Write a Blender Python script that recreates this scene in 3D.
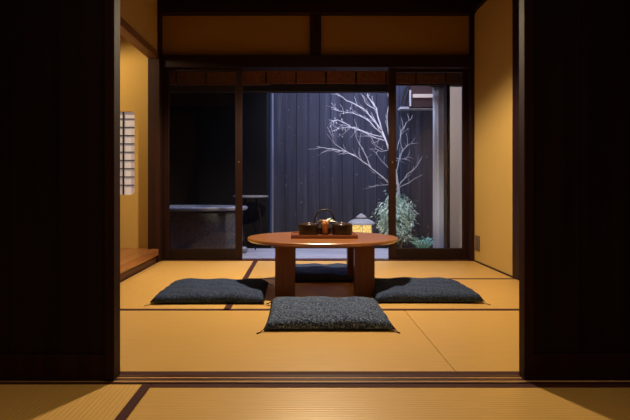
import bpy, math, random
from mathutils import Vector, Matrix
random.seed(7)
S = bpy.context.scene
for o in list(bpy.data.objects): bpy.data.objects.remove(o)
C = S.collection
PI = math.pi
# ------------------------------------------------------------------ camera
H = 0.68
cd = bpy.data.cameras.new('camera'); cd.lens = 30.0; cd.sensor_width = 36.0
cd.shift_x = 15/630; cd.shift_y = -24/630; cd.clip_start = 0.02
cam = bpy.data.objects.new('camera', cd); C.objects.link(cam)
cam.location = (0, 0, H); cam.rotation_euler = (PI/2, 0, 0)
S.camera = cam
# ------------------------------------------------------------------ world, lights, exposure
w = bpy.data.worlds.new('night_sky'); S.world = w; w.use_nodes = True
bg = w.node_tree.nodes['Background']
bg.inputs['Color'].default_value = (0.16, 0.22, 0.5, 1); bg.inputs['Strength'].default_value = 0.12
S.view_settings.view_transform = 'Standard'; S.view_settings.look = 'None'
S.view_settings.gamma = 1.0; S.view_settings.exposure = 0.25
def area(name, loc, rot, sx, sy, power, color, shape='RECTANGLE', spread=PI):
    l = bpy.data.lights.new(name, 'AREA'); l.shape = shape; l.size = sx
    if shape in ('RECTANGLE', 'ELLIPSE'): l.size_y = sy
    l.energy = power; l.color = color; l.spread = spread
    o = bpy.data.objects.new(name, l); C.objects.link(o); o.location = loc; o.rotation_euler = rot
    return o
LX, LY, LZ = 0.12, 3.46, 2.04
def spot(name, loc, to, power, color, ang, blend, rad):
    l = bpy.data.lights.new(name, 'SPOT'); l.energy = power; l.color = color; l.spot_size = math.radians(ang); l.spot_blend = blend; l.shadow_soft_size = rad
    o = bpy.data.objects.new(name, l); C.objects.link(o); o.location = loc
    o.rotation_euler = (Vector(to)-Vector(loc)).to_track_quat('-Z', 'Y').to_euler(); return o
spot('pendant_light', (LX, LY, LZ-0.03), (LX, LY, 0), 200, (1.0, 0.78, 0.50), 150, 0.35, 0.06)
area('garden_light', (0.95, 6.3, 2.7), (math.radians(0), 0, 0), 2.2, 0.9, 50, (0.60, 0.66, 1.0))
area('garden_wall_light', (0.6, 5.84, 1.60), (math.radians(50), 0, 0), 1.5, 0.08, 11, (0.66, 0.72, 1.0))
area('eave_fill_light', (-0.05, 5.10, 1.835), (0, 0, 0), 2.7, 0.08, 12, (0.55, 0.62, 1.0), spread=math.radians(95))  # unseen cool strip added to tint deck, tub and back mats
area('front_room_fill', (0.0, 0.9, 2.3), (0, 0, 0), 1.6, 0.5, 6, (1.0, 0.74, 0.42), spread=math.radians(120))  # unseen fill light added over the near-room mats
spot('alcove_light', (-1.98, 4.10, 1.88), (-1.42, 4.80, 1.0), 30, (1.0, 0.76, 0.44), 110, 0.5, 0.05)

def P(x, y, Y):                                   # photograph coordinates at a depth -> a point of the place
    return Vector(((x-300)/525*Y, Y, H-(y-186)/525*Y))

# ------------------------------------------------------------------ materials
def mat(name, col, rough=0.6, spec=0.5, metal=0.0, emis=None, estr=0.0, coat=0.0):
    m = bpy.data.materials.new(name); m.use_nodes = True
    b = m.node_tree.nodes['Principled BSDF']
    b.inputs['Base Color'].default_value = (*col, 1); b.inputs['Roughness'].default_value = rough
    b.inputs['Specular IOR Level'].default_value = spec; b.inputs['Metallic'].default_value = metal
    b.inputs['Coat Weight'].default_value = coat
    if emis: b.inputs['Emission Color'].default_value = (*emis, 1); b.inputs['Emission Strength'].default_value = estr
    return m
def nodes(m): nt = m.node_tree; return nt, nt.nodes, nt.links, nt.nodes['Principled BSDF']
def coords(nt, scale=(1, 1, 1), rot=(0, 0, 0), kind='Object'):
    tc = nt.nodes.new('ShaderNodeTexCoord'); mp = nt.nodes.new('ShaderNodeMapping')
    mp.inputs['Scale'].default_value = scale; mp.inputs['Rotation'].default_value = rot
    nt.links.new(tc.outputs[kind], mp.inputs['Vector']); return mp.outputs['Vector']
def noise(nt, vec, scale, detail=4, rough=0.6):
    n = nt.nodes.new('ShaderNodeTexNoise'); n.inputs['Scale'].default_value = scale
    n.inputs['Detail'].default_value = detail; n.inputs['Roughness'].default_value = rough
    nt.links.new(vec, n.inputs['Vector']); return n.outputs['Fac']
def ramp(nt, fac, stops):
    r = nt.nodes.new('ShaderNodeValToRGB'); e = r.color_ramp.elements
    while len(e) < len(stops): e.new(0.5)
    for i, (p, c) in enumerate(stops): e[i].position = p; e[i].color = (*c, 1)
    nt.links.new(fac, r.inputs['Fac']); return r.outputs['Color']
def bump(nt, fac, b, strength=0.3, dist=0.002):
    n = nt.nodes.new('ShaderNodeBump'); n.inputs['Strength'].default_value = strength; n.inputs['Distance'].default_value = dist
    nt.links.new(fac, n.inputs['Height']); nt.links.new(n.outputs['Normal'], b.inputs['Normal'])
def sc(c, k): return tuple(min(1, v*k) for v in c)
def wood(name, col, rough=0.45, axis='Z', scale=1.0, coat=0.0, contrast=0.45, spec=0.5, bmp=True):
    m = mat(name, col, rough, spec=spec, coat=coat); nt, N, L, b = nodes(m)
    s = {'X': (1.2, 22, 22), 'Y': (22, 1.2, 22), 'Z': (22, 22, 1.2)}[axis]
    f = noise(nt, coords(nt, tuple(v*scale for v in s)), 1.0, 6, 0.65)
    L.new(ramp(nt, f, [(0.3, sc(col, 1-contrast)), (0.55, col), (0.75, sc(col, 1+contrast))]), b.inputs['Base Color'])
    if bmp: bump(nt, f, b, 0.25, 0.001)
    return m
M = {}
M['plaster'] = mat('ochre_plaster', (0.50, 0.33, 0.105), 0.95, 0.1); nt, N, L, b = nodes(M['plaster'])
f = noise(nt, coords(nt), 140, 5, 0.7); L.new(ramp(nt, f, [(0.3, (0.45, 0.295, 0.09)), (0.7, (0.55, 0.365, 0.12))]), b.inputs['Base Color']); bump(nt, f, b, 0.3, 0.002)
M['plaster_dim'] = mat('darkened_ochre_plaster', (0.31, 0.175, 0.03), 0.95, 0.1)  # ochre plaster darkened in colour for the dim wall above the doors
M['plaster_beige'] = mat('beige_plaster', (0.80, 0.62, 0.44), 0.95, 0.1)
M['dark_wood'] = wood('dark_stained_wood', (0.020, 0.0055, 0.0045), 0.5, spec=0.25)
M['dark_wood_x'] = wood('dark_stained_wood_rail', (0.013, 0.004, 0.0035), 0.5, 'X', spec=0.25)
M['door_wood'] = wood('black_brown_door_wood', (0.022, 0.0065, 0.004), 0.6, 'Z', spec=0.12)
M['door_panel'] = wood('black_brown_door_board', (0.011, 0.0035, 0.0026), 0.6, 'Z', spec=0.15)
M['column'] = wood('brown_post_wood', (0.026, 0.008, 0.005), 0.6, spec=0.2)
M['beam'] = wood('alcove_beam_wood', (0.22, 0.105, 0.04), 0.55, 'Y')
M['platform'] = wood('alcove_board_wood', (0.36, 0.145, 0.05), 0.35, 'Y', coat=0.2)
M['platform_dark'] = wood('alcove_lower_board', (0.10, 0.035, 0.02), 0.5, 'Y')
M['table'] = wood('red_brown_table_wood', (0.44, 0.165, 0.045), 0.3, 'X', 0.8, coat=1.0, contrast=0.3, bmp=False)
M['table'].node_tree.nodes['Principled BSDF'].inputs['Coat IOR'].default_value = 2.0
M['table'].node_tree.nodes['Principled BSDF'].inputs['Coat Roughness'].default_value = 0.28
M['table_leg'] = wood('red_brown_leg_wood', (0.17, 0.05, 0.014), 0.4, 'Z', 0.8, contrast=0.3)
M['soffit'] = wood('eave_board_wood', (0.16, 0.06, 0.025), 0.7, 'Y')
M['ceiling'] = wood('ceiling_board_wood', (0.05, 0.025, 0.012), 0.7, 'X')
M['sill'] = wood('sill_wood', (0.07, 0.022, 0.014), 0.35, 'X')
M['sill_light'] = wood('sill_worn_groove', (0.75, 0.45, 0.20), 0.4, 'X')
M['tray'] = wood('tray_wood', (0.26, 0.085, 0.03), 0.3, 'X', coat=0.3)
def tatami(name, axis):                            # axis along which the rush ribs run
    base = (0.68, 0.415, 0.125)
    m = mat(name, base, 0.36 if axis == 'X' else 0.6, 0.9 if axis == 'X' else 0.3); nt, N, L, b = nodes(m)
    v = coords(nt)
    wv = N.new('ShaderNodeTexWave'); wv.wave_type = 'BANDS'; wv.bands_direction = 'Y' if axis == 'X' else 'X'
    wv.inputs['Scale'].default_value = 20; wv.inputs['Distortion'].default_value = 0.25; wv.inputs['Detail'].default_value = 1
    L.new(v, wv.inputs['Vector'])
    s = (6, 160, 1) if axis == 'X' else (160, 6, 1)
    f = noise(nt, coords(nt, s), 1.0, 4, 0.7)
    f2 = noise(nt, v, 2.2, 3, 0.5)
    mix = N.new('ShaderNodeMath'); mix.operation = 'MULTIPLY_ADD'; mix.inputs[1].default_value = 0.22
    L.new(wv.outputs['Fac'], mix.inputs[0]); L.new(f, mix.inputs[2])
    mm = N.new('ShaderNodeMath'); mm.operation = 'MULTIPLY_ADD'; mm.inputs[1].default_value = 0.25
    L.new(f2, mm.inputs[0]); L.new(mix.outputs[0], mm.inputs[2])
    L.new(ramp(nt, mm.outputs[0], [(0.4, sc(base, 0.84)), (0.72, base), (1.0, sc(base, 1.1))]), b.inputs['Base Color'])
    bump(nt, wv.outputs['Fac'], b, 0.35, 0.0015); return m
M['tatami_x'] = tatami('woven_rush_across', 'X'); M['tatami_y'] = tatami('woven_rush_along', 'Y')
M['heri'] = mat('brown_mat_border_cloth', (0.062, 0.020, 0.022), 0.75, 0.2)
M['cushion'] = mat('navy_flecked_cloth', (0.05, 0.06, 0.09), 0.95, 0.15); nt, N, L, b = nodes(M['cushion'])
f = noise(nt, coords(nt, (110, 190, 110)), 1.0, 3, 0.8)
L.new(ramp(nt, f, [(0.42, (0.012, 0.020, 0.055)), (0.52, (0.035, 0.056, 0.125)), (0.57, (0.15, 0.20, 0.31)), (0.70, (0.34, 0.42, 0.58))]), b.inputs['Base Color']); bump(nt, f, b, 0.5, 0.003)
M['cushion_plain'] = mat('navy_faintly_flecked_cloth', (0.05, 0.06, 0.09), 0.95, 0.15); nt, N, L, b = nodes(M['cushion_plain'])
f = noise(nt, coords(nt, (110, 190, 110)), 1.0, 3, 0.8)
L.new(ramp(nt, f, [(0.38, (0.014, 0.022, 0.055)), (0.54, (0.036, 0.055, 0.115)), (0.70, (0.13, 0.185, 0.32))]), b.inputs['Base Color']); bump(nt, f, b, 0.5, 0.003)
M['tassel'] = mat('dark_tassel_thread', (0.05, 0.035, 0.03), 0.9)
M['tassel_pale'] = mat('cream_tassel_thread', (0.55, 0.42, 0.25), 0.9)
M['fence'] = mat('charred_fence_boards', (0.10, 0.10, 0.135), 0.75, 0.3); nt, N, L, b = nodes(M['fence'])
f = noise(nt, coords(nt, (16, 16, 0.7)), 1.0, 6, 0.7)
f2 = noise(nt, coords(nt, (30, 30, 12)), 1.0, 3, 0.8)
c1 = ramp(nt, f, [(0.3, (0.026, 0.026, 0.040)), (0.55, (0.044, 0.044, 0.064)), (0.8, (0.11, 0.11, 0.15))])
c2 = ramp(nt, f2, [(0.67, (0, 0, 0)), (0.78, (0.45, 0.45, 0.5))])
ad = N.new('ShaderNodeMix'); ad.data_type = 'RGBA'; ad.blend_type = 'ADD'; ad.inputs['Factor'].default_value = 1.0
L.new(c1, ad.inputs['A']); L.new(c2, ad.inputs['B']); L.new(ad.outputs['Result'], b.inputs['Base Color']); bump(nt, f, b, 0.5, 0.004)
M['fence_post'] = wood('lit_grey_post', (0.22, 0.23, 0.30), 0.7)  # lit fence edge painted as a paler blue-grey than the boards
M['bath_wall'] = mat('unlit_void_black', (0.004, 0.004, 0.006), 0.7, 0.2)  # near-black colour stands in for the unlit void by the bath
M['deck'] = mat('grey_deck_boards', (0.32, 0.32, 0.36), 0.6, 0.4); nt, N, L, b = nodes(M['deck'])
f = noise(nt, coords(nt, (1.5, 25, 25)), 1.0, 5, 0.7); L.new(ramp(nt, f, [(0.3, (0.20, 0.205, 0.24)), (0.7, (0.40, 0.40, 0.45))]), b.inputs['Base Color'])
M['soil'] = mat('dark_garden_gravel', (0.03, 0.03, 0.03), 0.95); nt, N, L, b = nodes(M['soil'])
f = noise(nt, coords(nt), 40, 4, 0.7); L.new(ramp(nt, f, [(0.35, (0.015, 0.015, 0.015)), (0.7, (0.07, 0.07, 0.075))]), b.inputs['Base Color']); bump(nt, f, b, 1, 0.02)
M['tub'] = mat('grey_speckled_stone', (0.13, 0.13, 0.15), 0.6, 0.3); nt, N, L, b = nodes(M['tub'])
f = noise(nt, coords(nt), 80, 4, 0.7); L.new(ramp(nt, f, [(0.35, (0.03, 0.032, 0.045)), (0.55, (0.065, 0.068, 0.09)), (0.72, (0.17, 0.175, 0.22))]), b.inputs['Base Color'])
M['tub_rim'] = mat('pale_polished_stone', (0.17, 0.175, 0.22), 0.25, 0.6)
M['water'] = mat('dark_bath_water', (0.01, 0.012, 0.02), 0.05, 0.6)
M['stand'] = wood('grey_stand_wood', (0.16, 0.155, 0.16), 0.5, 'X')
M['iron'] = mat('black_iron', (0.018, 0.018, 0.022), 0.45, 0.5)
M['lacquer'] = mat('black_brown_lacquer', (0.016, 0.008, 0.006), 0.4, 0.4, coat=0.2)
M['lacquer_lid'] = mat('lacquer_lid', (0.05, 0.03, 0.025), 0.25, 0.5, coat=0.5)
M['bamboo'] = wood('brown_bamboo', (0.42, 0.17, 0.05), 0.5, 'Z')
M['petal'] = mat('pale_pink_petal', (0.85, 0.42, 0.30), 0.7)
M['pale_leaf'] = mat('silvery_leaf', (0.62, 0.70, 0.64), 0.6)
M['bark'] = mat('pale_bark', (0.62, 0.56, 0.54), 0.8); nt, N, L, b = nodes(M['bark'])
f = noise(nt, coords(nt), 60, 4, 0.7); L.new(ramp(nt, f, [(0.3, (0.42, 0.38, 0.38)), (0.7, (0.75, 0.69, 0.68))]), b.inputs['Base Color'])
def leafmat(name, a, c):
    m = mat(name, a, 0.5, 0.4); nt, N, L, b = nodes(m)
    f = noise(nt, coords(nt), 14, 3, 0.7); L.new(ramp(nt, f, [(0.35, a), (0.65, c)]), b.inputs['Base Color']); return m
M['leaf'] = leafmat('grey_green_leaf', (0.20, 0.36, 0.27), (0.85, 1.0, 0.85))
M['fern'] = leafmat('bright_teal_green_leaf', (0.25, 0.65, 0.45), (0.6, 1.0, 0.8))
M['stem'] = mat('brown_stem', (0.12, 0.08, 0.05), 0.9)
M['stone'] = mat('grey_lantern_stone', (0.30, 0.31, 0.31), 0.9, 0.2); nt, N, L, b = nodes(M['stone'])
f = noise(nt, coords(nt), 45, 4, 0.7); L.new(ramp(nt, f, [(0.3, (0.22, 0.23, 0.23)), (0.7, (0.42, 0.42, 0.43))]), b.inputs['Base Color']); bump(nt, f, b, 0.6, 0.006)
M['glow'] = mat('lit_lantern_pane', (0.2, 0.14, 0.05), 0.7, emis=(1, 0.6, 0.16), estr=1.0); nt, N, L, b = nodes(M['glow'])
f = noise(nt, coords(nt), 60, 4, 0.8); L.new(ramp(nt, f, [(0.36, (0.30, 0.16, 0.03)), (0.5, (0.75, 0.47, 0.10)), (0.66, (1.0, 0.85, 0.42))]), b.inputs['Emission Color'])
M['curtain'] = mat('white_grey_drape', (0.72, 0.73, 0.78), 0.85, 0.2)
M['pale_paint'] = mat('pale_painted_metal', (0.62, 0.60, 0.60), 0.5)
M['cream_slat'] = mat('cream_painted_slat', (0.80, 0.62, 0.46), 0.6)
M['canopy_wood'] = wood('red_brown_canopy_wood', (0.06, 0.022, 0.018), 0.6, 'X')
M['plate'] = mat('bronze_grey_plate', (0.20, 0.13, 0.075), 0.45, 0.5, metal=0.3)
M['white_plastic'] = mat('white_plastic', (0.75, 0.72, 0.66), 0.4)
M['lamp_shade'] = mat('white_lamp_shade', (0.75, 0.72, 0.66), 0.6)
M['diffuser'] = mat('lit_lamp_diffuser', (0.9, 0.85, 0.75), 0.6, emis=(1.0, 0.8, 0.55), estr=3.0)
M['brass'] = mat('dull_brass', (0.30, 0.24, 0.15), 0.4, metal=0.9)
M['paper'] = mat('backlit_window_paper', (0.55, 0.52, 0.54), 0.85, 0.1, emis=(0.66, 0.60, 0.66), estr=0.2)
m = bpy.data.materials.new('clear_glass'); m.use_nodes = True; nt = m.node_tree; nt.nodes.clear(); M['glass'] = m
out = nt.nodes.new('ShaderNodeOutputMaterial'); mx = nt.nodes.new('ShaderNodeMixShader'); fr = nt.nodes.new('ShaderNodeFresnel')
tr = nt.nodes.new('ShaderNodeBsdfTransparent'); gl = nt.nodes.new('ShaderNodeBsdfGlossy'); fr.inputs['IOR'].default_value = 1.35
tr.inputs['Color'].default_value = (0.93, 0.95, 0.96, 1); gl.inputs['Roughness'].default_value = 0.02
nt.links.new(fr.outputs[0], mx.inputs[0]); nt.links.new(tr.outputs[0], mx.inputs[1]); nt.links.new(gl.outputs[0], mx.inputs[2]); nt.links.new(mx.outputs[0], out.inputs[0])

# ------------------------------------------------------------------ mesh helpers
class MB:
    def __init__(s): s.v = []; s.f = []
    def add(s, vs, fs):
        n = len(s.v); s.v += [tuple(v) for v in vs]; s.f += [tuple(i+n for i in f) for f in fs]; return s
    def box(s, x0, x1, y0, y1, z0, z1):
        vs = [(x, y, z) for x in (x0, x1) for y in (y0, y1) for z in (z0, z1)]
        return s.add(vs, [(0,1,3,2), (4,6,7,5), (0,4,5,1), (2,3,7,6), (0,2,6,4), (1,5,7,3)])
    def tube(s, pts, radii, n=8):
        pts = [Vector(p) for p in pts]
        if not hasattr(radii, '__len__'): radii = [radii]*len(pts)
        vs = []; up = None
        for i, p in enumerate(pts):
            d = (pts[min(i+1, len(pts)-1)]-pts[max(i-1, 0)]).normalized()
            if up is None: up = d.orthogonal().normalized()
            a = (up-d*up.dot(d)).normalized(); up = a; c = d.cross(a)
            vs += [p+(a*math.cos(2*PI*k/n)+c*math.sin(2*PI*k/n))*radii[i] for k in range(n)]
        fs = [(i*n+k, i*n+(k+1) % n, (i+1)*n+(k+1) % n, (i+1)*n+k) for i in range(len(pts)-1) for k in range(n)]
        fs += [tuple(reversed(range(n))), tuple(range((len(pts)-1)*n, len(pts)*n))]
        return s.add(vs, fs)
    def lathe(s, prof, cx=0, cy=0, n=32, sx=1, sy=1, square=False):
        vs = []; fs = []
        for r, z in prof:
            for k in range(n):
                a = 2*PI*k/n; ca, sa = math.cos(a), math.sin(a)
                if square: q = max(abs(ca), abs(sa)); ca /= q; sa /= q
                vs.append((cx+r*ca*sx, cy+r*sa*sy, z))
        for i in range(len(prof)-1):
            for k in range(n): fs.append((i*n+k, i*n+(k+1) % n, (i+1)*n+(k+1) % n, (i+1)*n+k))
        fs += [tuple(reversed(range(n))), tuple(range((len(prof)-1)*n, len(prof)*n))]
        return s.add(vs, fs)
    def leaf(s, p, d, side, ln, wd, bend=0.3):
        d = d.normalized(); side = (side-d*side.dot(d)).normalized(); up = d.cross(side)
        vs = [p, p+d*ln*0.45+side*wd*0.5, p+d*ln*0.5-up*wd*0.15, p+d*ln*0.45-side*wd*0.5, p+d*ln-Vector((0, 0, bend*ln))]
        return s.add(vs, [(0, 1, 2), (0, 2, 3), (1, 4, 2), (2, 4, 3)])
    def build(s, name, m, parent=None, bevel=0, smooth=False, org=None):
        """one mesh object; the origin is org (world) for top-level meshes"""
        o0 = Vector(org) if org is not None else (parent.matrix_basis.translation.copy() if parent and not parent.parent else
              (parent.parent.matrix_basis.translation + parent.matrix_basis.translation if parent else Vector((0, 0, 0))))
        me = bpy.data.meshes.new(name); me.from_pydata([tuple(Vector(v)-o0) for v in s.v], [], s.f); me.update()
        me.materials.append(m)
        if smooth:
            me.polygons.foreach_set('use_smooth', [True]*len(me.polygons))
        o = bpy.data.objects.new(name, me); C.objects.link(o)
        if parent: o.parent = parent
        else: o.location = o0
        if bevel:
            b = o.modifiers.new('bevel', 'BEVEL'); b.width = bevel; b.segments = 2; b.limit_method = 'ANGLE'
        return o
def tag(o, label=None, cat=None, group=None, kind=None):
    if label: o['label'] = label
    if cat: o['category'] = cat
    if group: o['group'] = group
    if kind: o['kind'] = kind
    return o
def thing(name, label, cat, loc, group=None, kind=None):
    o = bpy.data.objects.new(name, None); C.objects.link(o); o.location = loc; o.empty_display_size = 0.1
    return tag(o, label, cat, group, kind)
def struct(name, mb, m, label, cat, bevel=0, parent=None):
    o = mb.build(name, m, parent, bevel)
    if parent is None: tag(o, label, cat, kind='structure')
    return o
B = lambda *a: MB().box(*a)

# ------------------------------------------------------------------ dimensions of the place
XL, XR = -1.278, 1.578            # inner room side walls
YF, YB = 1.886, 4.76              # inner room front and back edge
ZC = 2.42                         # ceiling
ZK = 1.754                        # underside of the door head

# ------------------------------------------------------------------ large structure
struct('floor', B(-2.4, 2.6, -1.6, 4.86, -0.14, -0.05), M['dark_wood_x'], 'dark wooden sub-floor below the woven mats of both rooms', 'floor')
struct('ceiling', B(-2.2, 2.2, -1.6, 4.9, ZC, ZC+0.06), M['ceiling'], 'dark board ceiling over both tatami rooms', 'ceiling')
# right wall of the inner room, with the dark pillar flush in it
struct('wall_right', B(XR, XR+0.12, 3.89, 4.82, -0.05, ZC), M['plaster'], 'ochre plaster wall at the right of the inner room', 'wall')
struct('wall_right_front', B(XR, XR+0.12, 1.80, 3.77, -0.05, ZC), M['plaster'], 'ochre plaster wall at the right, hidden behind the open front door', 'wall')
struct('trim_1', B(XR-0.004, XR+0.125, 3.77, 3.89, -0.05, ZC), M['dark_wood'], 'dark pillar set in the right ochre wall', 'pillar')
struct('baseboard_right', B(XR-0.006, XR, 3.89, 4.72, 0.0, 0.012), M['dark_wood_x'], 'thin dark strip along the foot of the right ochre wall', 'baseboard')
# back wall: posts, head, small walls above
struct('trim_2', B(XR-0.09, XR+0.12, 4.72, 4.86, -0.05, ZC) if False else B(1.545, XR+0.02, 4.745, 4.86, -0.05, 2.25), M['dark_wood'], 'dark post between the right glass door and the ochre wall', 'pillar', 0.003)
struct('trim_3', B(XL-0.085, XL+0.02, 4.70, 4.86, -0.05, 2.25), M['column'], 'brown square post at the corner of the alcove and the glass door', 'pillar', 0.004)
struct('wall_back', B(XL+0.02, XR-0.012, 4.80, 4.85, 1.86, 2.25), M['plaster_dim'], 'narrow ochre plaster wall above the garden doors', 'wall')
struct('trim_4', B(XL+0.02, 1.545, 4.74, 4.90, ZK, 1.862), M['dark_wood_x'], 'dark wooden head beam over the garden doors', 'beam', 0.003)
struct('trim_5', B(XL-0.1, XR, 4.70, 4.86, 2.235, ZC), M['dark_wood_x'], 'dark beam under the ceiling along the back wall', 'beam')
struct('trim_6', B(0.09, 0.192, 4.765, 4.80, 1.862, 2.235), M['dark_wood'], 'short dark strut in the wall above the garden doors', 'strut')
struct('trim_7', B(XR-0.04, XR, 3.9, 4.70, 2.245, ZC), M['dark_wood_x'], 'dark moulding under the ceiling along the right wall', 'beam')
struct('trim_8', B(XL+0.02, 1.545, 4.77, 4.90, -0.05, 0.004), M['sill'], 'dark wooden track under the garden doors', 'door track')
# alcove at the left
struct('wall_left', B(XL-0.08, XL, 1.94, 4.70, 1.888, ZC), M['plaster'], 'dim ochre plaster wall above the alcove opening', 'wall')
struct('trim_9', B(XL-0.085, XL+0.004, 1.94, 4.70, 1.824, 1.888), M['beam'], 'brown wooden lintel beam across the top of the alcove', 'beam', 0.003)
ax0, ax1 = -1.815, -1.513; az0, az1 = 0.60, 1.36; aw = MB()
yb = 4.80
# alcove back wall with a rounded window opening
n = 6; rr = 0.035; hole = []
for cx, cz, a0 in ((ax1-rr, az1-rr, 0), (ax0+rr, az1-rr, 90), (ax0+rr, az0+rr, 180), (ax1-rr, az0+rr, 270)):
    for k in range(n+1):
        a = math.radians(a0+90*k/n); hole.append((cx+rr*math.cos(a), cz+rr*math.sin(a)))
def ring(hole, X0, X1, Z0, Z1):
    cx, cz = (ax0+ax1)/2, (az0+az1)/2; outp = []
    for (x, z) in hole:
        dx, dz = x-cx, z-cz
        t = min([(X1-cx)/dx if dx > 0 else (X0-cx)/dx if dx else 9e9, (Z1-cz)/dz if dz > 0 else (Z0-cz)/dz if dz else 9e9])
        outp.append((cx+dx*t, cz+dz*t))
    return outp
AX0 = -2.06
outer = ring(hole, AX0, XL-0.085, 0.10, ZC)
nh = len(hole)
# insert exact corners by projecting the nearest outer point
for X, Z in ((XL-0.085, ZC), (AX0, ZC), (AX0, 0.10), (XL-0.085, 0.10)):
    i = min(range(nh), key=lambda i: (outer[i][0]-X)**2+(outer[i][1]-Z)**2); outer[i] = (X, Z)
vs = [(x, yb, z) for x, z in hole]+[(x, yb, z) for x, z in outer]+[(x, yb+0.06, z) for x, z in hole]+[(x, yb+0.06, z) for x, z in outer]
fs = []
for k in range(nh):
    j = (k+1) % nh
    fs += [(k, j, nh+j, nh+k), (2*nh+k, 3*nh+k, 3*nh+j, 2*nh+j), (k, 2*nh+k, 2*nh+j, j), (nh+k, nh+j, 3*nh+j, 3*nh+k)]
aw.add(vs, fs); struct('wall_alcove', aw, M['plaster'], 'bright ochre plaster wall at the end of the alcove', 'wall')
struct('wall_alcove_side', B(-2.12, -2.06, 1.94, 4.86, -0.05, ZC), M['plaster'], 'ochre plaster wall inside the alcove', 'wall')
pf = thing('tokonoma_platform', 'raised polished brown board platform of the alcove at the left', 'platform', (-1.66, 3.3, -0.04))
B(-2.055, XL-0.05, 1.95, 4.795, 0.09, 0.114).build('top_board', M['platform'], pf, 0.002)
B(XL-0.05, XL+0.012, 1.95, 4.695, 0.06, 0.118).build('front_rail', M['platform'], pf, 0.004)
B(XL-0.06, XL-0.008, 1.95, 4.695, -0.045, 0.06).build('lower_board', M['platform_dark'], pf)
# window in the alcove wall
wi = thing('window_1', 'small lattice paper window with rounded corners in the alcove wall', 'window', ((ax0+ax1)/2, yb+0.03, az0), kind='structure')
B(ax0-0.02, ax1+0.02, yb+0.034, yb+0.038, az0-0.02, az1+0.02).build('window_paper', M['paper'], wi)
lat = MB()
for x in (-1.623, -1.70, -1.777): lat.box(x-0.006, x+0.006, yb+0.018, yb+0.033, az0, az1)
for k in range(1, 10):
    z = az0+(az1-az0)*k/10+0.012; lat.box(ax0, ax1, yb+0.021, yb+0.031, z-0.004, z+0.004)
lat.build('lattice', M['dark_wood'], wi)
# frontage between the rooms
struct('trim_10', B(-2.0, 2.1, 1.80, 1.94, 1.76, 1.86), M['dark_wood_x'], 'dark wooden head beam over the open front doors', 'beam')
struct('wall_front', B(-2.0, 2.1, 1.83, 1.90, 1.86, ZC), M['plaster'], 'ochre plaster wall above the front doors', 'wall')
sill = MB().box(-2.0, 2.1, 1.803, 1.885, -0.05, -0.003)
for y0, y1 in ((1.803, 1.817), (1.828, 1.851), (1.861, 1.885)): sill.box(-2.0, 2.1, y0, y1, -0.003, 0.003)
si = struct('trim_11', sill, M['sill'], 'grooved dark wooden door track between the two rooms', 'door track')
for y0, y1 in ((1.817, 1.828), (1.851, 1.861)): B(-2.0, 2.1, y0, y1, -0.003, 0.002).build('groove_strip', M['sill_light'], si)
# near room
struct('wall_near_left', B(-2.1, -2.0, -1.6, 1.9, -0.05, ZC), M['plaster'], 'plaster wall at the left of the near room', 'wall')
struct('wall_near_right', B(2.1, 2.2, -1.6, 1.94, -0.05, ZC), M['plaster'], 'plaster wall at the right of the near room', 'wall')
struct('wall_near_back', B(-2.1, 2.2, -1.66, -1.6, -0.05, ZC), M['plaster'], 'plaster wall behind the viewer in the near room', 'wall')

# ------------------------------------------------------------------ tatami mats
def mat_thing(x0, x1, y0, y1, rib, borders, label):
    g = 0.0015
    t = thing('tatami_mat', label, 'tatami mat', ((x0+x1)/2, (y0+y1)/2, -0.05), 'woven rush mats on the floors')
    B(x0+g, x1-g, y0+g, y1-g, -0.05, 0.0).build('woven_surface', M['tatami_'+rib], t, 0.002)
    for side in borders:
        w = 0.037 if y0 > 1.5 else 0.032
        r = {'f': (x0+g, x1-g, y0+g, y0+w), 'b': (x0+g, x1-g, y1-w, y1-g), 'l': (x0+g, x0+w, y0+g, y1-g), 'r': (x1-w, x1-g, y0+g, y1-g)}[side]
        B(*r, -0.002, 0.0012).build('cloth_border', M['heri'], t)
X2 = -0.405; XS = 0.571
mat_thing(XL, XS, YF, 2.868, 'x', 'f', 'long woven mat under the front cushion, just inside the door track')
mat_thing(XS, XR, YF, 2.868, 'x', 'f', 'woven mat at the right, beyond the thin slanting seam behind the door track')
mat_thing(XL+0.012, X2+0.02, 2.868, 4.765, 'y', 'fr', 'woven mat at the left beside the alcove platform, under the left cushion')
mat_thing(X2+0.02, XR, 2.868, 3.865, 'x', 'fb', 'woven mat under the table and the right cushion')
mat_thing(X2+0.02, XR, 3.865, 4.765, 'x', '', 'pale-lit woven mat right in front of the garden doors')
mat_thing(-2.0, -0.508, 0.0, 1.802, 'y', 'r', 'dim woven mat in the near room at the left, below the dark left door')
mat_thing(-0.508, 1.35, 0.897, 1.802, 'x', 'b', 'woven mat in the near room along the door track')
mat_thing(1.35, 2.1, 0.0, 1.802, 'y', '', 'woven mat in the near room at the far right')
mat_thing(-0.508, 1.35, -0.01, 0.897, 'x', 'b', 'woven mat in the near room closest to the viewer')

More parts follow.
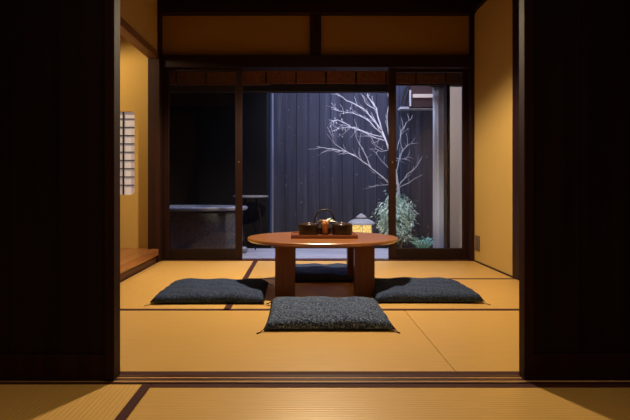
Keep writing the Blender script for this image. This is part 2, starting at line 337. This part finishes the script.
# ------------------------------------------------------------------ front doors (dark boards in frames)
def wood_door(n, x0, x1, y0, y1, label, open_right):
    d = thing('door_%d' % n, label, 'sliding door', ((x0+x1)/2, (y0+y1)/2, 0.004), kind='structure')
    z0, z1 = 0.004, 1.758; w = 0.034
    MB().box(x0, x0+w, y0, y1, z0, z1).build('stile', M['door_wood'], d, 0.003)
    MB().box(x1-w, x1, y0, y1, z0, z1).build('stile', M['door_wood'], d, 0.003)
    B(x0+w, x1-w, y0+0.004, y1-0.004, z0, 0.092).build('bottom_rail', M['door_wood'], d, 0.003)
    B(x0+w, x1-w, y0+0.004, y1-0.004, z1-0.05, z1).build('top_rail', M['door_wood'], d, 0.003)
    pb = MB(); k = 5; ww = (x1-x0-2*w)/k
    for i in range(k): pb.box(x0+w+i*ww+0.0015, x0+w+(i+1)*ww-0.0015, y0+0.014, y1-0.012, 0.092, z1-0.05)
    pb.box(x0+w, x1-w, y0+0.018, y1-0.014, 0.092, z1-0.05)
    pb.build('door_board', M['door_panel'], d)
    return d
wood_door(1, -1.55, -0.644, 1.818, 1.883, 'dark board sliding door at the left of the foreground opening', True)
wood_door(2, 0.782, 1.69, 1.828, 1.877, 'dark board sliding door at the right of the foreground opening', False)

# ------------------------------------------------------------------ glass garden doors
def glass_door(n, x0, x1, w0, w1, yc, label):
    d = thing('door_%d' % n, label, 'sliding glass door', ((x0+x1)/2, yc, 0.004), kind='structure')
    y0, y1 = yc-0.018, yc+0.018; z1 = ZK-0.001
    B(x0, x0+w0, y0, y1, 0.005, z1).build('stile', M['dark_wood'], d, 0.002)
    B(x1-w1, x1, y0, y1, 0.005, z1).build('stile', M['dark_wood'], d, 0.002)
    B(x0+w0, x1-w1, y0, y1, 0.005, 0.104).build('bottom_rail', M['dark_wood_x'], d, 0.002)
    B(x0+w0, x1-w1, y0, y1, z1-0.022, z1).build('top_rail', M['dark_wood_x'], d, 0.002)
    B(x0+w0-0.003, x1-w1+0.003, yc-0.002, yc+0.002, 0.10, z1-0.02).build('glass_pane', M['glass'], d)
    for hx in (x0+w0*0.6, x1-w1*0.5): MB().lathe([(0.006, -0.004), (0.006, 0.004)], n=10).v
    h = MB()
    hx = x1-w1/2 if n == 3 else x0+w0/2
    h.tube([(hx, y0-0.006, 0.90), (hx, y0+0.001, 0.90)], 0.007, 12); h.build('finger_pull', M['brass'], d, smooth=False)
glass_door(3, XL+0.022, -0.53, 0.055, 0.062, 4.822, 'left glass garden door in a dark frame, stone bath seen behind it')
glass_door(4, 0.82, 1.545, 0.066, 0.042, 4.862, 'right glass garden door in a dark frame, shrub and drape seen behind it')

# ------------------------------------------------------------------ outside: deck, fence, bath corner, eave
dk = MB(); y = 4.905
while y < 6.10:
    dk.box(-2.6, 2.3, y, min(y+0.112, 6.15), -0.09, -0.05); y += 0.117
struct('deck', dk, M['deck'], 'grey board deck outside the garden doors', 'deck', 0.002)
struct('ground', B(-2.7, 2.4, 4.9, 7.2, -0.34, -0.14), M['soil'], 'dark gravel of the small courtyard', 'ground')
fm = MB(); x = -0.345; i = 0
while x < 1.98:
    w_ = 0.15; dy = (i % 2)*0.006; fm.box(x+0.003, x+w_-0.003, 6.9+dy, 6.93+dy, -0.13, 2.32); x += w_; i += 1
fm.box(-0.345, 1.98, 6.935, 6.96, -0.13, 2.3)
fe = thing('board_fence', 'tall dark blue-grey fence of upright boards closing the courtyard', 'fence', (0.8, 6.93, -0.14))
fm.build('boards', M['fence'], fe)
B(-0.372, -0.348, 6.86, 6.96, -0.13, 2.32).build('end_post', M['fence_post'], fe, 0.004)
struct('wall_bath', B(-2.7, -0.40, 6.32, 6.40, -0.14, 2.4), M['bath_wall'], 'black wall standing in for the unlit void behind the stone bath', 'wall')
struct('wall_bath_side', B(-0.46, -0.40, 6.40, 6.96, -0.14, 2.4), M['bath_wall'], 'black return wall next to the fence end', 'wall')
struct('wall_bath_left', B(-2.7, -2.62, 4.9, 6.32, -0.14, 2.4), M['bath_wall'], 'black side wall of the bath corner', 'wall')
struct('bath_shade_roof', B(-2.7, -0.40, 5.66, 6.96, 2.0, 2.06), M['bath_wall'], 'unseen dark roof added to keep the bath corner black', 'roof')  # added out of view to shut light off the bath corner
struct('wall_outside_right', B(2.32, 2.40, 5.72, 7.0, -0.14, 2.4), M['plaster_beige'], 'side wall of the courtyard', 'wall')
struct('wall_outside_beige', B(1.80, 2.3, 6.35, 6.43, -0.14, 2.4), M['plaster_beige'], 'beige plaster wall at the right side of the courtyard', 'wall')
struct('trim_12', B(1.565, 1.60, 5.60, 5.72, -0.10, 1.9), M['dark_wood'], 'thin dark post beside the pale drape outside', 'post')
struct('wall_outside_end', B(2.32, 2.40, 4.93, 5.715, -0.14, 2.4), M['plaster_beige'], 'outer wall of the deck at the right', 'wall')
# eave
ev = thing('eave', 'brown board eave with rafters above the garden doors', 'eave', (0, 5.3, 1.78))
B(-2.6, 2.3, 4.90, 5.66, 1.84, 1.86).build('soffit_board', M['soffit'], ev)
for k in range(-9, 8):
    xr = -0.04+0.303*k
    B(xr+0.008, min(xr+0.295, 2.29), 5.30, 5.318, 1.712, 1.84).build('valance_board', M['soffit'], ev, 0.002)
B(-2.6, 2.3, 5.325, 5.345, 1.722, 1.84).build('backing_board', M['dark_wood_x'], ev)
B(-2.6, -0.3, 5.294, 5.322, 1.702, 1.711).build('lower_edge', M['soffit'], ev)
B(-2.6, 2.3, 5.66, 5.685, 1.765, 1.86).build('fascia_board', M['dark_wood_x'], ev)
gu = MB(); gu.box(-2.6, 0.98, 5.70, 5.78, 1.70, 1.80); gu.build('gutter', M['iron'], ev, 0.01)
struct('eave_roof', B(-2.7, 2.4, 4.86, 5.8, 1.865, 1.90), M['bath_wall'], 'dark roof above the eave boards', 'roof')
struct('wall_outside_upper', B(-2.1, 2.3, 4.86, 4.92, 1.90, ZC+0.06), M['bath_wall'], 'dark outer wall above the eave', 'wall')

# ------------------------------------------------------------------ bath
tb = thing('stone_bathtub', 'grey speckled stone bathtub with a pale rim behind the left glass door', 'bathtub', (-1.22, 5.5, -0.05))
RX, RY = 0.66, 0.36
def oval(prof): return MB().lathe(prof, -1.22, 5.5, 64, 1.0, RY/RX)
oval([(0.50, -0.048), (0.60, 0.0), (0.625, 0.12), (0.615, 0.30), (0.612, 0.43), (0.56, 0.43), (0.545, 0.30), (0.45, 0.08)]).build('tub_body', M['tub'], tb, smooth=True)
oval([(0.56, 0.430), (0.66, 0.430), (0.672, 0.442), (0.672, 0.458), (0.66, 0.47), (0.575, 0.47), (0.565, 0.462), (0.56, 0.43)]).build('rim', M['tub_rim'], tb, smooth=True)
oval([(0.556, 0.40), (0.556, 0.404)]).build('water_surface', M['water'], tb)
st = thing('round_stand', 'low round stand with curved dark legs beside the stone bathtub', 'stand', (-0.56, 5.97, -0.05))
MB().lathe([(0.19, 0.548), (0.205, 0.556), (0.205, 0.566), (0.19, 0.572)], -0.56, 5.97, 40).build('stand_top', M['stand'], st, smooth=False)
for k in range(3):
    a = math.radians((0, 155, 205)[k]); ca, sa = math.cos(a), math.sin(a)
    MB().tube([(-0.56+r*ca, 5.97+r*sa, z) for r, z in ((0.06, 0.55), (0.075, 0.47), (0.10, 0.38), (0.117, 0.28), (0.112, 0.18), (0.085, 0.08), (0.05, -0.045))], 0.007, 8).build('leg', M['column'], st, smooth=True)
bm_ = MB().lathe([(0.03, -0.049), (0.05, -0.02), (0.045, 0.01), (0.02, 0.022)], -0.62, 5.72, 16); o = bm_.build('pebble', M['tub_rim'], org=(-0.62, 5.72, -0.05), smooth=True)
tag(o, 'small pale stone lying on the deck at the right end of the bathtub', 'stone')

# ------------------------------------------------------------------ low table
CX, CY, RXT, RYT = 0.15, 3.51, 0.502, 0.425
lt = thing('low_table', 'low oval red-brown wooden table with four thick legs in the middle of the room', 'table', (CX, CY, 0))
MB().lathe([(0.455, 0.312), (0.485, 0.314), (0.498, 0.322), (0.502, 0.330), (0.500, 0.337), (0.494, 0.3405)], CX, CY, 96, 1.0, RYT/RXT).build('tabletop', M['table'], lt)
for x0, x1 in ((-0.156, -0.028), (0.334, 0.462)):
    B(x0, x1, 3.25, 3.77, 0.290, 0.312).build('cross_batten', M['table_leg'], lt, 0.002)
    for y0 in (3.222, 3.70):
        B(x0+0.003, x1-0.003, y0, y0+0.09, 0.0005, 0.290 if y0 > 3.3 else 0.3115).build('leg', M['table_leg'], lt, 0.004)

# ------------------------------------------------------------------ cushions
def cushion(cx, cy, rz, hgt, m, label, sx=0.625, sy=0.56, seed=0, tas=('tassel', 'tassel')):
    rnd = random.Random(seed)
    t = thing('floor_cushion', label, 'cushion', (cx, cy, 0), 'flat navy cushions around the low table'); t.rotation_euler.z = rz
    n = 36; vs = []; fs = []; ph = [rnd.uniform(0, 6) for _ in range(6)]
    def pos(i, j, top):
        u = -1+2*i/n; v = -1+2*j/n
        pin = 1-0.012*(1-u*u)*abs(v)**3; pin2 = 1-0.012*(1-v*v)*abs(u)**3
        cr = 1+0.018*abs(u*v)**6; x = u*sx/2*pin2*cr; y = v*sy/2*pin*cr
        e = max(0, (1-abs(u)**5))*max(0, (1-abs(v)**5)); k = e**0.30
        wr = 0.004*math.sin(9*u+ph[0]+2*v)*k+0.003*math.sin(13*v+ph[1]+4*u)*k-0.006*math.exp(-((u*u+v*v)/0.02))
        z = 0.016+k*(hgt-0.016)+wr if top else 0.016-k*0.0145
        if k == 0: z = 0.016
        return (x, y, z)
    idx = {}
    for top in (True, False):
        for i in range(n+1):
            for j in range(n+1):
                edge = i in (0, n) or j in (0, n)
                if edge and not top: idx[(i, j, top)] = idx[(i, j, True)]; continue
                idx[(i, j, top)] = len(vs); vs.append(pos(i, j, top))
        for i in range(n):
            for j in range(n):
                q = [idx[(i, j, top)], idx[(i+1, j, top)], idx[(i+1, j+1, top)], idx[(i, j+1, top)]]
                fs.append(tuple(q if top else reversed(q)))
    mb = MB(); mb.v = [tuple(Vector(v)+t.location) for v in vs]; mb.f = fs
    mb.build('cushion_body', m, t, smooth=True)
    for (u, v) in ((-1, -1), (1, -1), (1, 1), (-1, 1)):
        p = Vector((u*sx/2*0.99, v*sy/2*0.99, 0.014))+t.location
        a = rnd.uniform(-0.25, 0.25)+math.atan2(v, u); L_ = rnd.uniform(0.04, 0.06); d = Vector((math.cos(a), math.sin(a), 0))
        tm = MB(); tm.tube([p-d*0.004, p+d*0.012+Vector((0, 0, -0.002)), p+d*L_*0.6+Vector((0, 0, -0.0095)), p+d*L_+Vector((0, 0, -0.0105))], [0.0035, 0.0025, 0.003, 0.0034], 6)
        tm.build('tassel', M[tas[0] if v < 0 else tas[1]], t, smooth=True)
    return t
cushion(0.138, 2.728, 0.0, 0.062, M['cushion'], 'navy cushion thick with white flecks, nearest of the four, in front of the table', seed=1, sx=0.605)
cushion(-0.533, 3.285, 0.01, 0.066, M['cushion_plain'], 'navy grey cushion at the left of the table', seed=2, sx=0.645, tas=('tassel_pale', 'tassel'))
cushion(0.752, 3.31, -0.01, 0.068, M['cushion_plain'], 'navy grey cushion at the right of the table', seed=3, tas=('tassel_pale', 'tassel'))
cushion(0.155, 3.96, 0.0, 0.066, M['cushion_plain'], 'dark navy cushion in shadow, seen between the table legs', seed=4, sx=0.58)

# ------------------------------------------------------------------ tea set
ZT = 0.3405
tr_ = thing('serving_tray', 'flat red-brown wooden tray on the low table', 'tray', (0.157, 3.49, ZT))
MB().box(-0.058, 0.372, 3.375, 3.605, ZT+0.0005, ZT+0.017).build('tray_base', M['tray'], tr_, 0.002)
rim = MB(); a, b_, c, d_ = -0.058, 0.372, 3.375, 3.605
rim.box(a, b_, c, c+0.01, ZT+0.017, ZT+0.023); rim.box(a, b_, d_-0.01, d_, ZT+0.017, ZT+0.023); rim.box(a, a+0.01, c+0.01, d_-0.01, ZT+0.017, ZT+0.023); rim.box(b_-0.01, b_, c+0.01, d_-0.01, ZT+0.017, ZT+0.023)
rim.build('tray_rim', M['tray'], tr_, 0.001)
ZB = ZT+0.0175
def bowl(cx, cy, lab):
    t = thing('lidded_bowl', lab, 'bowl', (cx, cy, ZB), 'black lacquer bowls on the tray')
    MB().lathe([(0.058, ZB+0.0005), (0.064, ZB+0.004), (0.067, ZB+0.012), (0.067, ZB+0.066), (0.064, ZB+0.068)], cx, cy, 40).build('bowl_body', M['lacquer'], t, 0.001, smooth=True)
    MB().lathe([(0.0655, ZB+0.0685), (0.0655, ZB+0.073), (0.058, ZB+0.077), (0.020, ZB+0.079), (0.018, ZB+0.084), (0.012, ZB+0.085)], cx, cy, 40).build('lid', M['lacquer_lid'], t, smooth=True)
bowl(0.058, 3.45, 'dark lacquer lidded bowl at the left of the tray')
bowl(0.276, 3.45, 'dark lacquer lidded bowl at the right of the tray')
kx, ky = 0.166, 3.545
kt = thing('iron_teapot', 'black iron teapot with a tall arched handle at the back of the tray', 'teapot', (kx, ky, ZB))
MB().lathe([(0.035, ZB+0.0005), (0.048, ZB+0.012), (0.056, ZB+0.030), (0.054, ZB+0.046), (0.040, ZB+0.060), (0.030, ZB+0.064)], kx, ky, 36).build('teapot_body', M['iron'], kt, smooth=True)
MB().lathe([(0.031, ZB+0.0645), (0.028, ZB+0.070), (0.010, ZB+0.074), (0.007, ZB+0.078), (0.010, ZB+0.083), (0.006, ZB+0.088)], kx, ky, 24).build('lid', M['iron'], kt, smooth=True)
hp = [(kx+0.066*math.cos(a), ky, ZB+0.090+0.072*math.sin(a)) for a in [math.radians(-35+250*i/20) for i in range(21)]]
MB().tube([(kx+0.044, ky, ZB+0.052)]+hp+[(kx-0.044, ky, ZB+0.052)], 0.0058, 10).build('handle', M['iron'], kt, smooth=True)
MB().tube([(kx+0.050, ky, ZB+0.036), (kx+0.072, ky, ZB+0.052), (kx+0.088, ky, ZB+0.078)], [0.012, 0.009, 0.006], 12).build('spout', M['iron'], kt, smooth=True)
fx, fy = 0.163, 3.44
fv = thing('flower_cup', 'small brown bamboo cup with pale leaves and a pink blossom on the tray', 'cup', (fx, fy, ZB))
MB().lathe([(0.018, ZB+0.0005), (0.020, ZB+0.030), (0.026, ZB+0.060), (0.029, ZB+0.088), (0.026, ZB+0.088), (0.022, ZB+0.070)], fx, fy, 24).build('cup_body', M['bamboo'], fv, smooth=True)
fl = MB(); rnd = random.Random(5)
for k in range(26):
    a = rnd.uniform(0, 2*PI); p = Vector((fx+0.014*math.cos(a), fy+0.014*math.sin(a), ZB+0.082))
    fl.leaf(p, Vector((math.cos(a), math.sin(a), rnd.uniform(0.3, 1.2))), Vector((-math.sin(a), math.cos(a), 0)), rnd.uniform(0.018, 0.030), 0.016, 0.0)
fl.build('blossom', M['petal'], fv)
fl = MB()
for a, e, ln in ((PI, 0.35, 0.06), (PI*0.95, 0.15, 0.065), (0, 0.5, 0.06), (0.15, 0.25, 0.075), (0.3, 0.9, 0.055), (-0.3, 0.35, 0.06), (PI*1.15, 0.55, 0.045), (2.4, 0.5, 0.05), (0.7, 0.4, 0.06)):
    d = Vector((math.cos(a), math.sin(a)*0.6, e)); fl.leaf(Vector((fx, fy, ZB+0.084)), d, Vector((-math.sin(a), math.cos(a), 0.6)), ln*1.1, 0.020, 0.2)
fl.build('leaves', M['pale_leaf'], fv)

# ------------------------------------------------------------------ courtyard plants, lantern
sl = thing('stone_lantern', 'grey stone garden lantern with a glowing yellow light chamber by the shrub', 'lantern', (0.745, 6.38, -0.14))
lx, ly = 0.745, 6.38
MB().lathe([(0.10, -0.139), (0.11, -0.10), (0.07, -0.07), (0.065, 0.02), (0.10, 0.05), (0.135, 0.06), (0.135, 0.085)], lx, ly, 24).build('base', M['stone'], sl, smooth=False)
MB().lathe([(0.128, 0.0855), (0.130, 0.12), (0.130, 0.18), (0.126, 0.214)], lx, ly, 24).build('light_chamber', M['glow'], sl)
for k in range(6):
    a = PI/6+2*PI*k/6; MB().tube([(lx+0.134*math.cos(a), ly+0.134*math.sin(a), 0.085), (lx+0.134*math.cos(a), ly+0.134*math.sin(a), 0.215)], 0.003, 6).build('chamber_bar', M['stone'], sl)
MB().lathe([(0.155, 0.215), (0.168, 0.222), (0.158, 0.240), (0.125, 0.262), (0.085, 0.278), (0.055, 0.284)], lx, ly, 32).build('roof', M['stone'], sl, smooth=False)
MB().lathe([(0.050, 0.284), (0.066, 0.292), (0.066, 0.304), (0.045, 0.322), (0.020, 0.338), (0.006, 0.347)], lx, ly, 24).build('finial', M['stone'], sl, smooth=True)

sh = thing('leafy_shrub', 'drooping grey-green shrub at the foot of the bare tree', 'shrub', (1.17, 6.38, -0.14))
rnd = random.Random(11)
fo = MB(); stm = MB()
c0 = Vector((1.165, 6.38, 0.325))
for k in range(70):
    th = rnd.uniform(0, 2*PI); ph_ = math.acos(rnd.uniform(-0.75, 1)); rr_ = rnd.uniform(0.6, 1.0)
    lim = 0.78 if math.cos(ph_) > 0.5 else 1.0
    tip = c0+Vector((0.225*math.sin(ph_)*math.cos(th)*rr_, 0.25*math.sin(ph_)*math.sin(th)*rr_, 0.38*math.cos(ph_)*rr_))
    if tip.z > 0.5 and tip.x < 1.05: tip.z -= 0.12
    root = Vector((1.17+rnd.uniform(-0.05, 0.05), 6.38+rnd.uniform(-0.05, 0.05), -0.139)); mid = (root+tip)/2+Vector((0, 0, 0.16)); mid.x = mid.x*0.6+1.17*0.4
    stm.tube([root, mid, tip], [0.006, 0.004, 0.002], 5)
    for q in range(56):
        t_ = rnd.uniform(0.45, 1.0); p = mid.lerp(tip, (t_-0.45)/0.55)+Vector((rnd.gauss(0, 0.035), rnd.gauss(0, 0.035), rnd.gauss(0, 0.04)))
        d = Vector((rnd.gauss(0, 0.6)+(p.x-1.17)*3, rnd.gauss(0, 0.6)+(p.y-6.38)*3, rnd.uniform(-1.3, 0.35)))
        fo.leaf(p, d, Vector((rnd.gauss(0, 1), rnd.gauss(0, 1), 0.2)), rnd.uniform(0.035, 0.07), rnd.uniform(0.009, 0.016), 0.3)
fo.build('foliage', M['leaf'], sh); stm.build('stems', M['stem'], sh)
fn = thing('low_fern', 'small bright green fern low at the fence behind the right glass door', 'fern', (1.47, 6.3, -0.14))
fo = MB(); rnd = random.Random(3)
for k in range(22):
    a = 2*PI*k/22+rnd.uniform(-0.1, 0.1); L_ = rnd.uniform(0.14, 0.21); d = Vector((math.cos(a), math.sin(a)*0.8, 0)); h_ = rnd.uniform(0.12, 0.21)
    for q in range(18):
        t_ = 0.1+0.9*q/18; p = Vector((1.47, 6.3, -0.135))+d*L_*t_+Vector((0, 0, h_*math.sin(t_*PI*0.62)))
        for s_ in (-1, 1):
            sd = Vector((-d.y, d.x, 0))*s_
            fo.leaf(p, sd*0.9+d*0.5, d, 0.042*(1.15-t_), 0.012, 0.25)
fo.build('fronds', M['fern'], fn)
MB().tube([(1.53, 6.3, -0.139), (1.525, 6.3, 0.0), (1.54, 6.3, 0.12)], [0.004, 0.003, 0.0015], 5).build('twig', M['bark'], fn)

tree = thing('bare_tree', 'leafless pale-barked tree with spreading twigs against the dark fence', 'tree', (1.2, 6.45, -0.14))
rnd = random.Random(21)
T = 6.45
tm = MB()
tm.tube([(1.20, T, -0.139), (1.205, T, 0.3), P(398.5, 190, T), P(396, 172, T), P(391.5, 157, T), P(386, 141, T), P(382, 131, T)], [0.026, 0.022, 0.017, 0.014, 0.013, 0.011, 0.009], 10)
tm.build('trunk', M['bark'], tree, smooth=True)
paths = [ # (points in the photograph's frame, depth change to the tip, base radius)
 ([(382,131),(372,118),(363,108.5),(346,100),(334,92),(322,84)], -0.20, .0085),
 ([(382,131),(376,108.5),(368.5,97),(364,84),(361,76)], 0.12, .0095),
 ([(381,133),(365,118),(353,113),(339,111),(331,109)], 0.22, .006),
 ([(382,137),(357,129.5),(338,120),(331,121)], -0.15, .006),
 ([(386,141),(372,137),(355,127.6),(341,128),(333,131)], 0.1, .006),
 ([(376,110),(366.7,105),(361,94),(355,84)], -0.1, .005),
 ([(389.5,146),(387.6,120),(388.6,99),(386,84)], -0.2, .006),
 ([(398,184),(389.5,183.8),(372.4,168.6),(357,157),(345.7,151.4),(330,149),(317,146.7)], -0.25, .009),
 ([(371,167.6),(364.8,153),(357,140),(354,128)], 0.12, .005),
 ([(357,157),(345.7,151.4),(334,143.8),(333,136)], -0.1, .0045),
 ([(396,184),(380,185),(368.6,186.7)], 0.1, .004),
 ([(396,174),(400,155),(406.7,145.7),(414,143)], 0.1, .006),
 ([(400,160),(402,148),(400,138),(404,128)], -0.1, .004),
 ([(399,185.7),(406.7,175),(416,168.6),(420,160)], -0.12, .006),
 ([(398,188),(414,179),(422,174)], 0.12, .005),
 ([(388.6,168.6),(382,161),(379,158)], -0.05, .004),
 ([(386,141),(378,128),(371,112)], 0.15, .005),
 ([(383,150),(377,146),(372,140)], 0.1, .003),
 ([(388,150),(380,152),(376,148),(371,141)], -0.1, .0035),
 ([(397,150),(401,132),(407,122),(412,118)], 0.1, .004),
 ([(390,160),(397,158),(404,160),(410,156)], 0.05, .003)]
for pts, dz, r0 in paths:
    br = MB(); n = len(pts); base_d = 0.0
    wp = [P(x, y, T+dz*(i/(n-1))**1.3+rnd.uniform(-.015, .015)) for i, (x, y) in enumerate(pts)]
    fine = []
    for i in range(n-1):
        for q in range(3): fine.append(wp[i].lerp(wp[i+1], q/3)+(Vector((rnd.gauss(0, .004), rnd.gauss(0, .004), rnd.gauss(0, .004))) if (i or q) else Vector()))
    fine.append(wp[-1]); m_ = len(fine)
    br.tube(fine, [r0*(1-0.75*i/(m_-1)) for i in range(m_)], 6)
    for i in range(2, m_-1):
        for rep in range(2 if r0 > .005 else 1):
            if rnd.random() < 0.65:
                d = (fine[i+1]-fine[i]).normalized(); s_ = Vector((rnd.uniform(-1, 1), rnd.uniform(-1, 1), rnd.uniform(-1, 1)))
                d2 = (d+s_*0.8).normalized(); L_ = rnd.uniform(0.05, 0.19)
                p1 = fine[i]+d2*L_*0.5+Vector((0, 0, 0.005)); p2 = fine[i]+(d2+Vector((rnd.uniform(-.2, .2), 0, rnd.uniform(-.1, .35)))).normalized()*L_
                br.tube([fine[i], p1, p2], [0.0022, 0.0016, 0.001], 5)
    br.build('branch', M['bark'], tree, smooth=True)
dl = MB()
for k in range(26):
    p = P(rnd.gauss(340, 6), rnd.gauss(122, 9), T+rnd.uniform(-0.15, 0.15))
    dl.leaf(p, Vector((rnd.gauss(0, .3), rnd.gauss(0, .3), -1)), Vector((1, rnd.gauss(0, .5), 0)), rnd.uniform(0.02, 0.045), 0.010, 0.1)
dl.build('dry_leaves', M['bark'], tree)

# drape, canopy
cu = MB(); n = 40; vs = []; fs = []
zs = [-0.03, 0.3, 0.8, 1.3, 1.62, 1.80]
for j, z in enumerate(zs):
    for i in range(n+1):
        u = i/n; x = 1.497+0.155*u; x += 0.03*(1-u)*max(0, (z-1.5))*-0.5
        vs.append((x, 5.90+0.004*math.sin(u*9+1.2*z)+0.0012*math.sin(u*25+z), z))
for j in range(len(zs)-1):
    for i in range(n): fs.append((j*(n+1)+i, j*(n+1)+i+1, (j+1)*(n+1)+i+1, (j+1)*(n+1)+i))
cu.add(vs, fs); dr = thing('hanging_drape', 'pale grey hanging drape outside the right glass door', 'curtain', (1.57, 5.9, -0.03))
o = cu.build('cloth', M['curtain'], dr, smooth=True); sm = o.modifiers.new('thickness', 'SOLIDIFY'); sm.thickness = 0.006
MB().tube([(1.46, 5.9, 1.805), (1.98, 5.9, 1.805)], 0.012, 10).build('rail', M['iron'], dr)
cn = thing('small_canopy', 'small brown wooden canopy with a cream slat high on the courtyard fence', 'canopy', (1.45, 6.6, 1.6))
def PB(x0, x1, y0, y1, Ya, Yb, m, name, bev=0.002):
    a = P(x0, y1, Ya); b = P(x1, y0, Ya); return B(a.x, b.x, Ya, Yb, a.z, b.z).build(name, m, cn, bev)
PB(411, 435, 80, 107, 6.62, 6.89, M['canopy_wood'], 'hood')
PB(413, 434, 94, 97.6, 6.60, 6.619, M['cream_slat'], 'slat')
PB(400, 436, 106.8, 109, 6.74, 6.89, M['pale_paint'], 'ledge')
PB(409.5, 411.2, 90, 106, 6.60, 6.62, M['pale_paint'], 'edge_strip')
MB().tube([P(408.5, 88, 6.62), P(403.5, 105.5, 6.62)], 0.016, 8).build('bracket', M['iron'], cn)
MB().tube([P(405.5, 88, 6.7), P(401, 105.5, 6.7)], 0.008, 8).build('bracket', M['iron'], cn)

# ------------------------------------------------------------------ small things
wp_ = thing('wall_plate', 'small upright bronze-grey plate low on the right ochre wall', 'wall plate', (XR, 4.655, 0.12))
B(XR-0.009, XR-0.0005, 4.60, 4.71, 0.105, 0.24).build('plate', M['plate'], wp_, 0.003)
B(XR-0.011, XR-0.009, 4.635, 4.675, 0.135, 0.21).build('socket', M['brass'], wp_, 0.001)
pl = thing('pendant_lamp', 'round white pendant lamp under the ceiling above the table', 'lamp', (LX, LY, LZ))
MB().lathe([(0.175, LZ-0.004), (0.18, LZ), (0.17, LZ+0.04), (0.10, LZ+0.075), (0.03, LZ+0.09)], LX, LY, 40).build('lamp_shade', M['lamp_shade'], pl, smooth=True)
MB().lathe([(0.150, LZ-0.010), (0.165, LZ-0.0045)], LX, LY, 40).build('diffuser', M['diffuser'], pl)
MB().tube([(LX, LY, LZ+0.088), (LX, LY, ZC-0.022)], 0.004, 8).build('cord', M['iron'], pl)
MB().lathe([(0.05, ZC-0.024), (0.045, ZC-0.0005)], LX, LY, 20).build('ceiling_cup', M['lamp_shade'], pl)
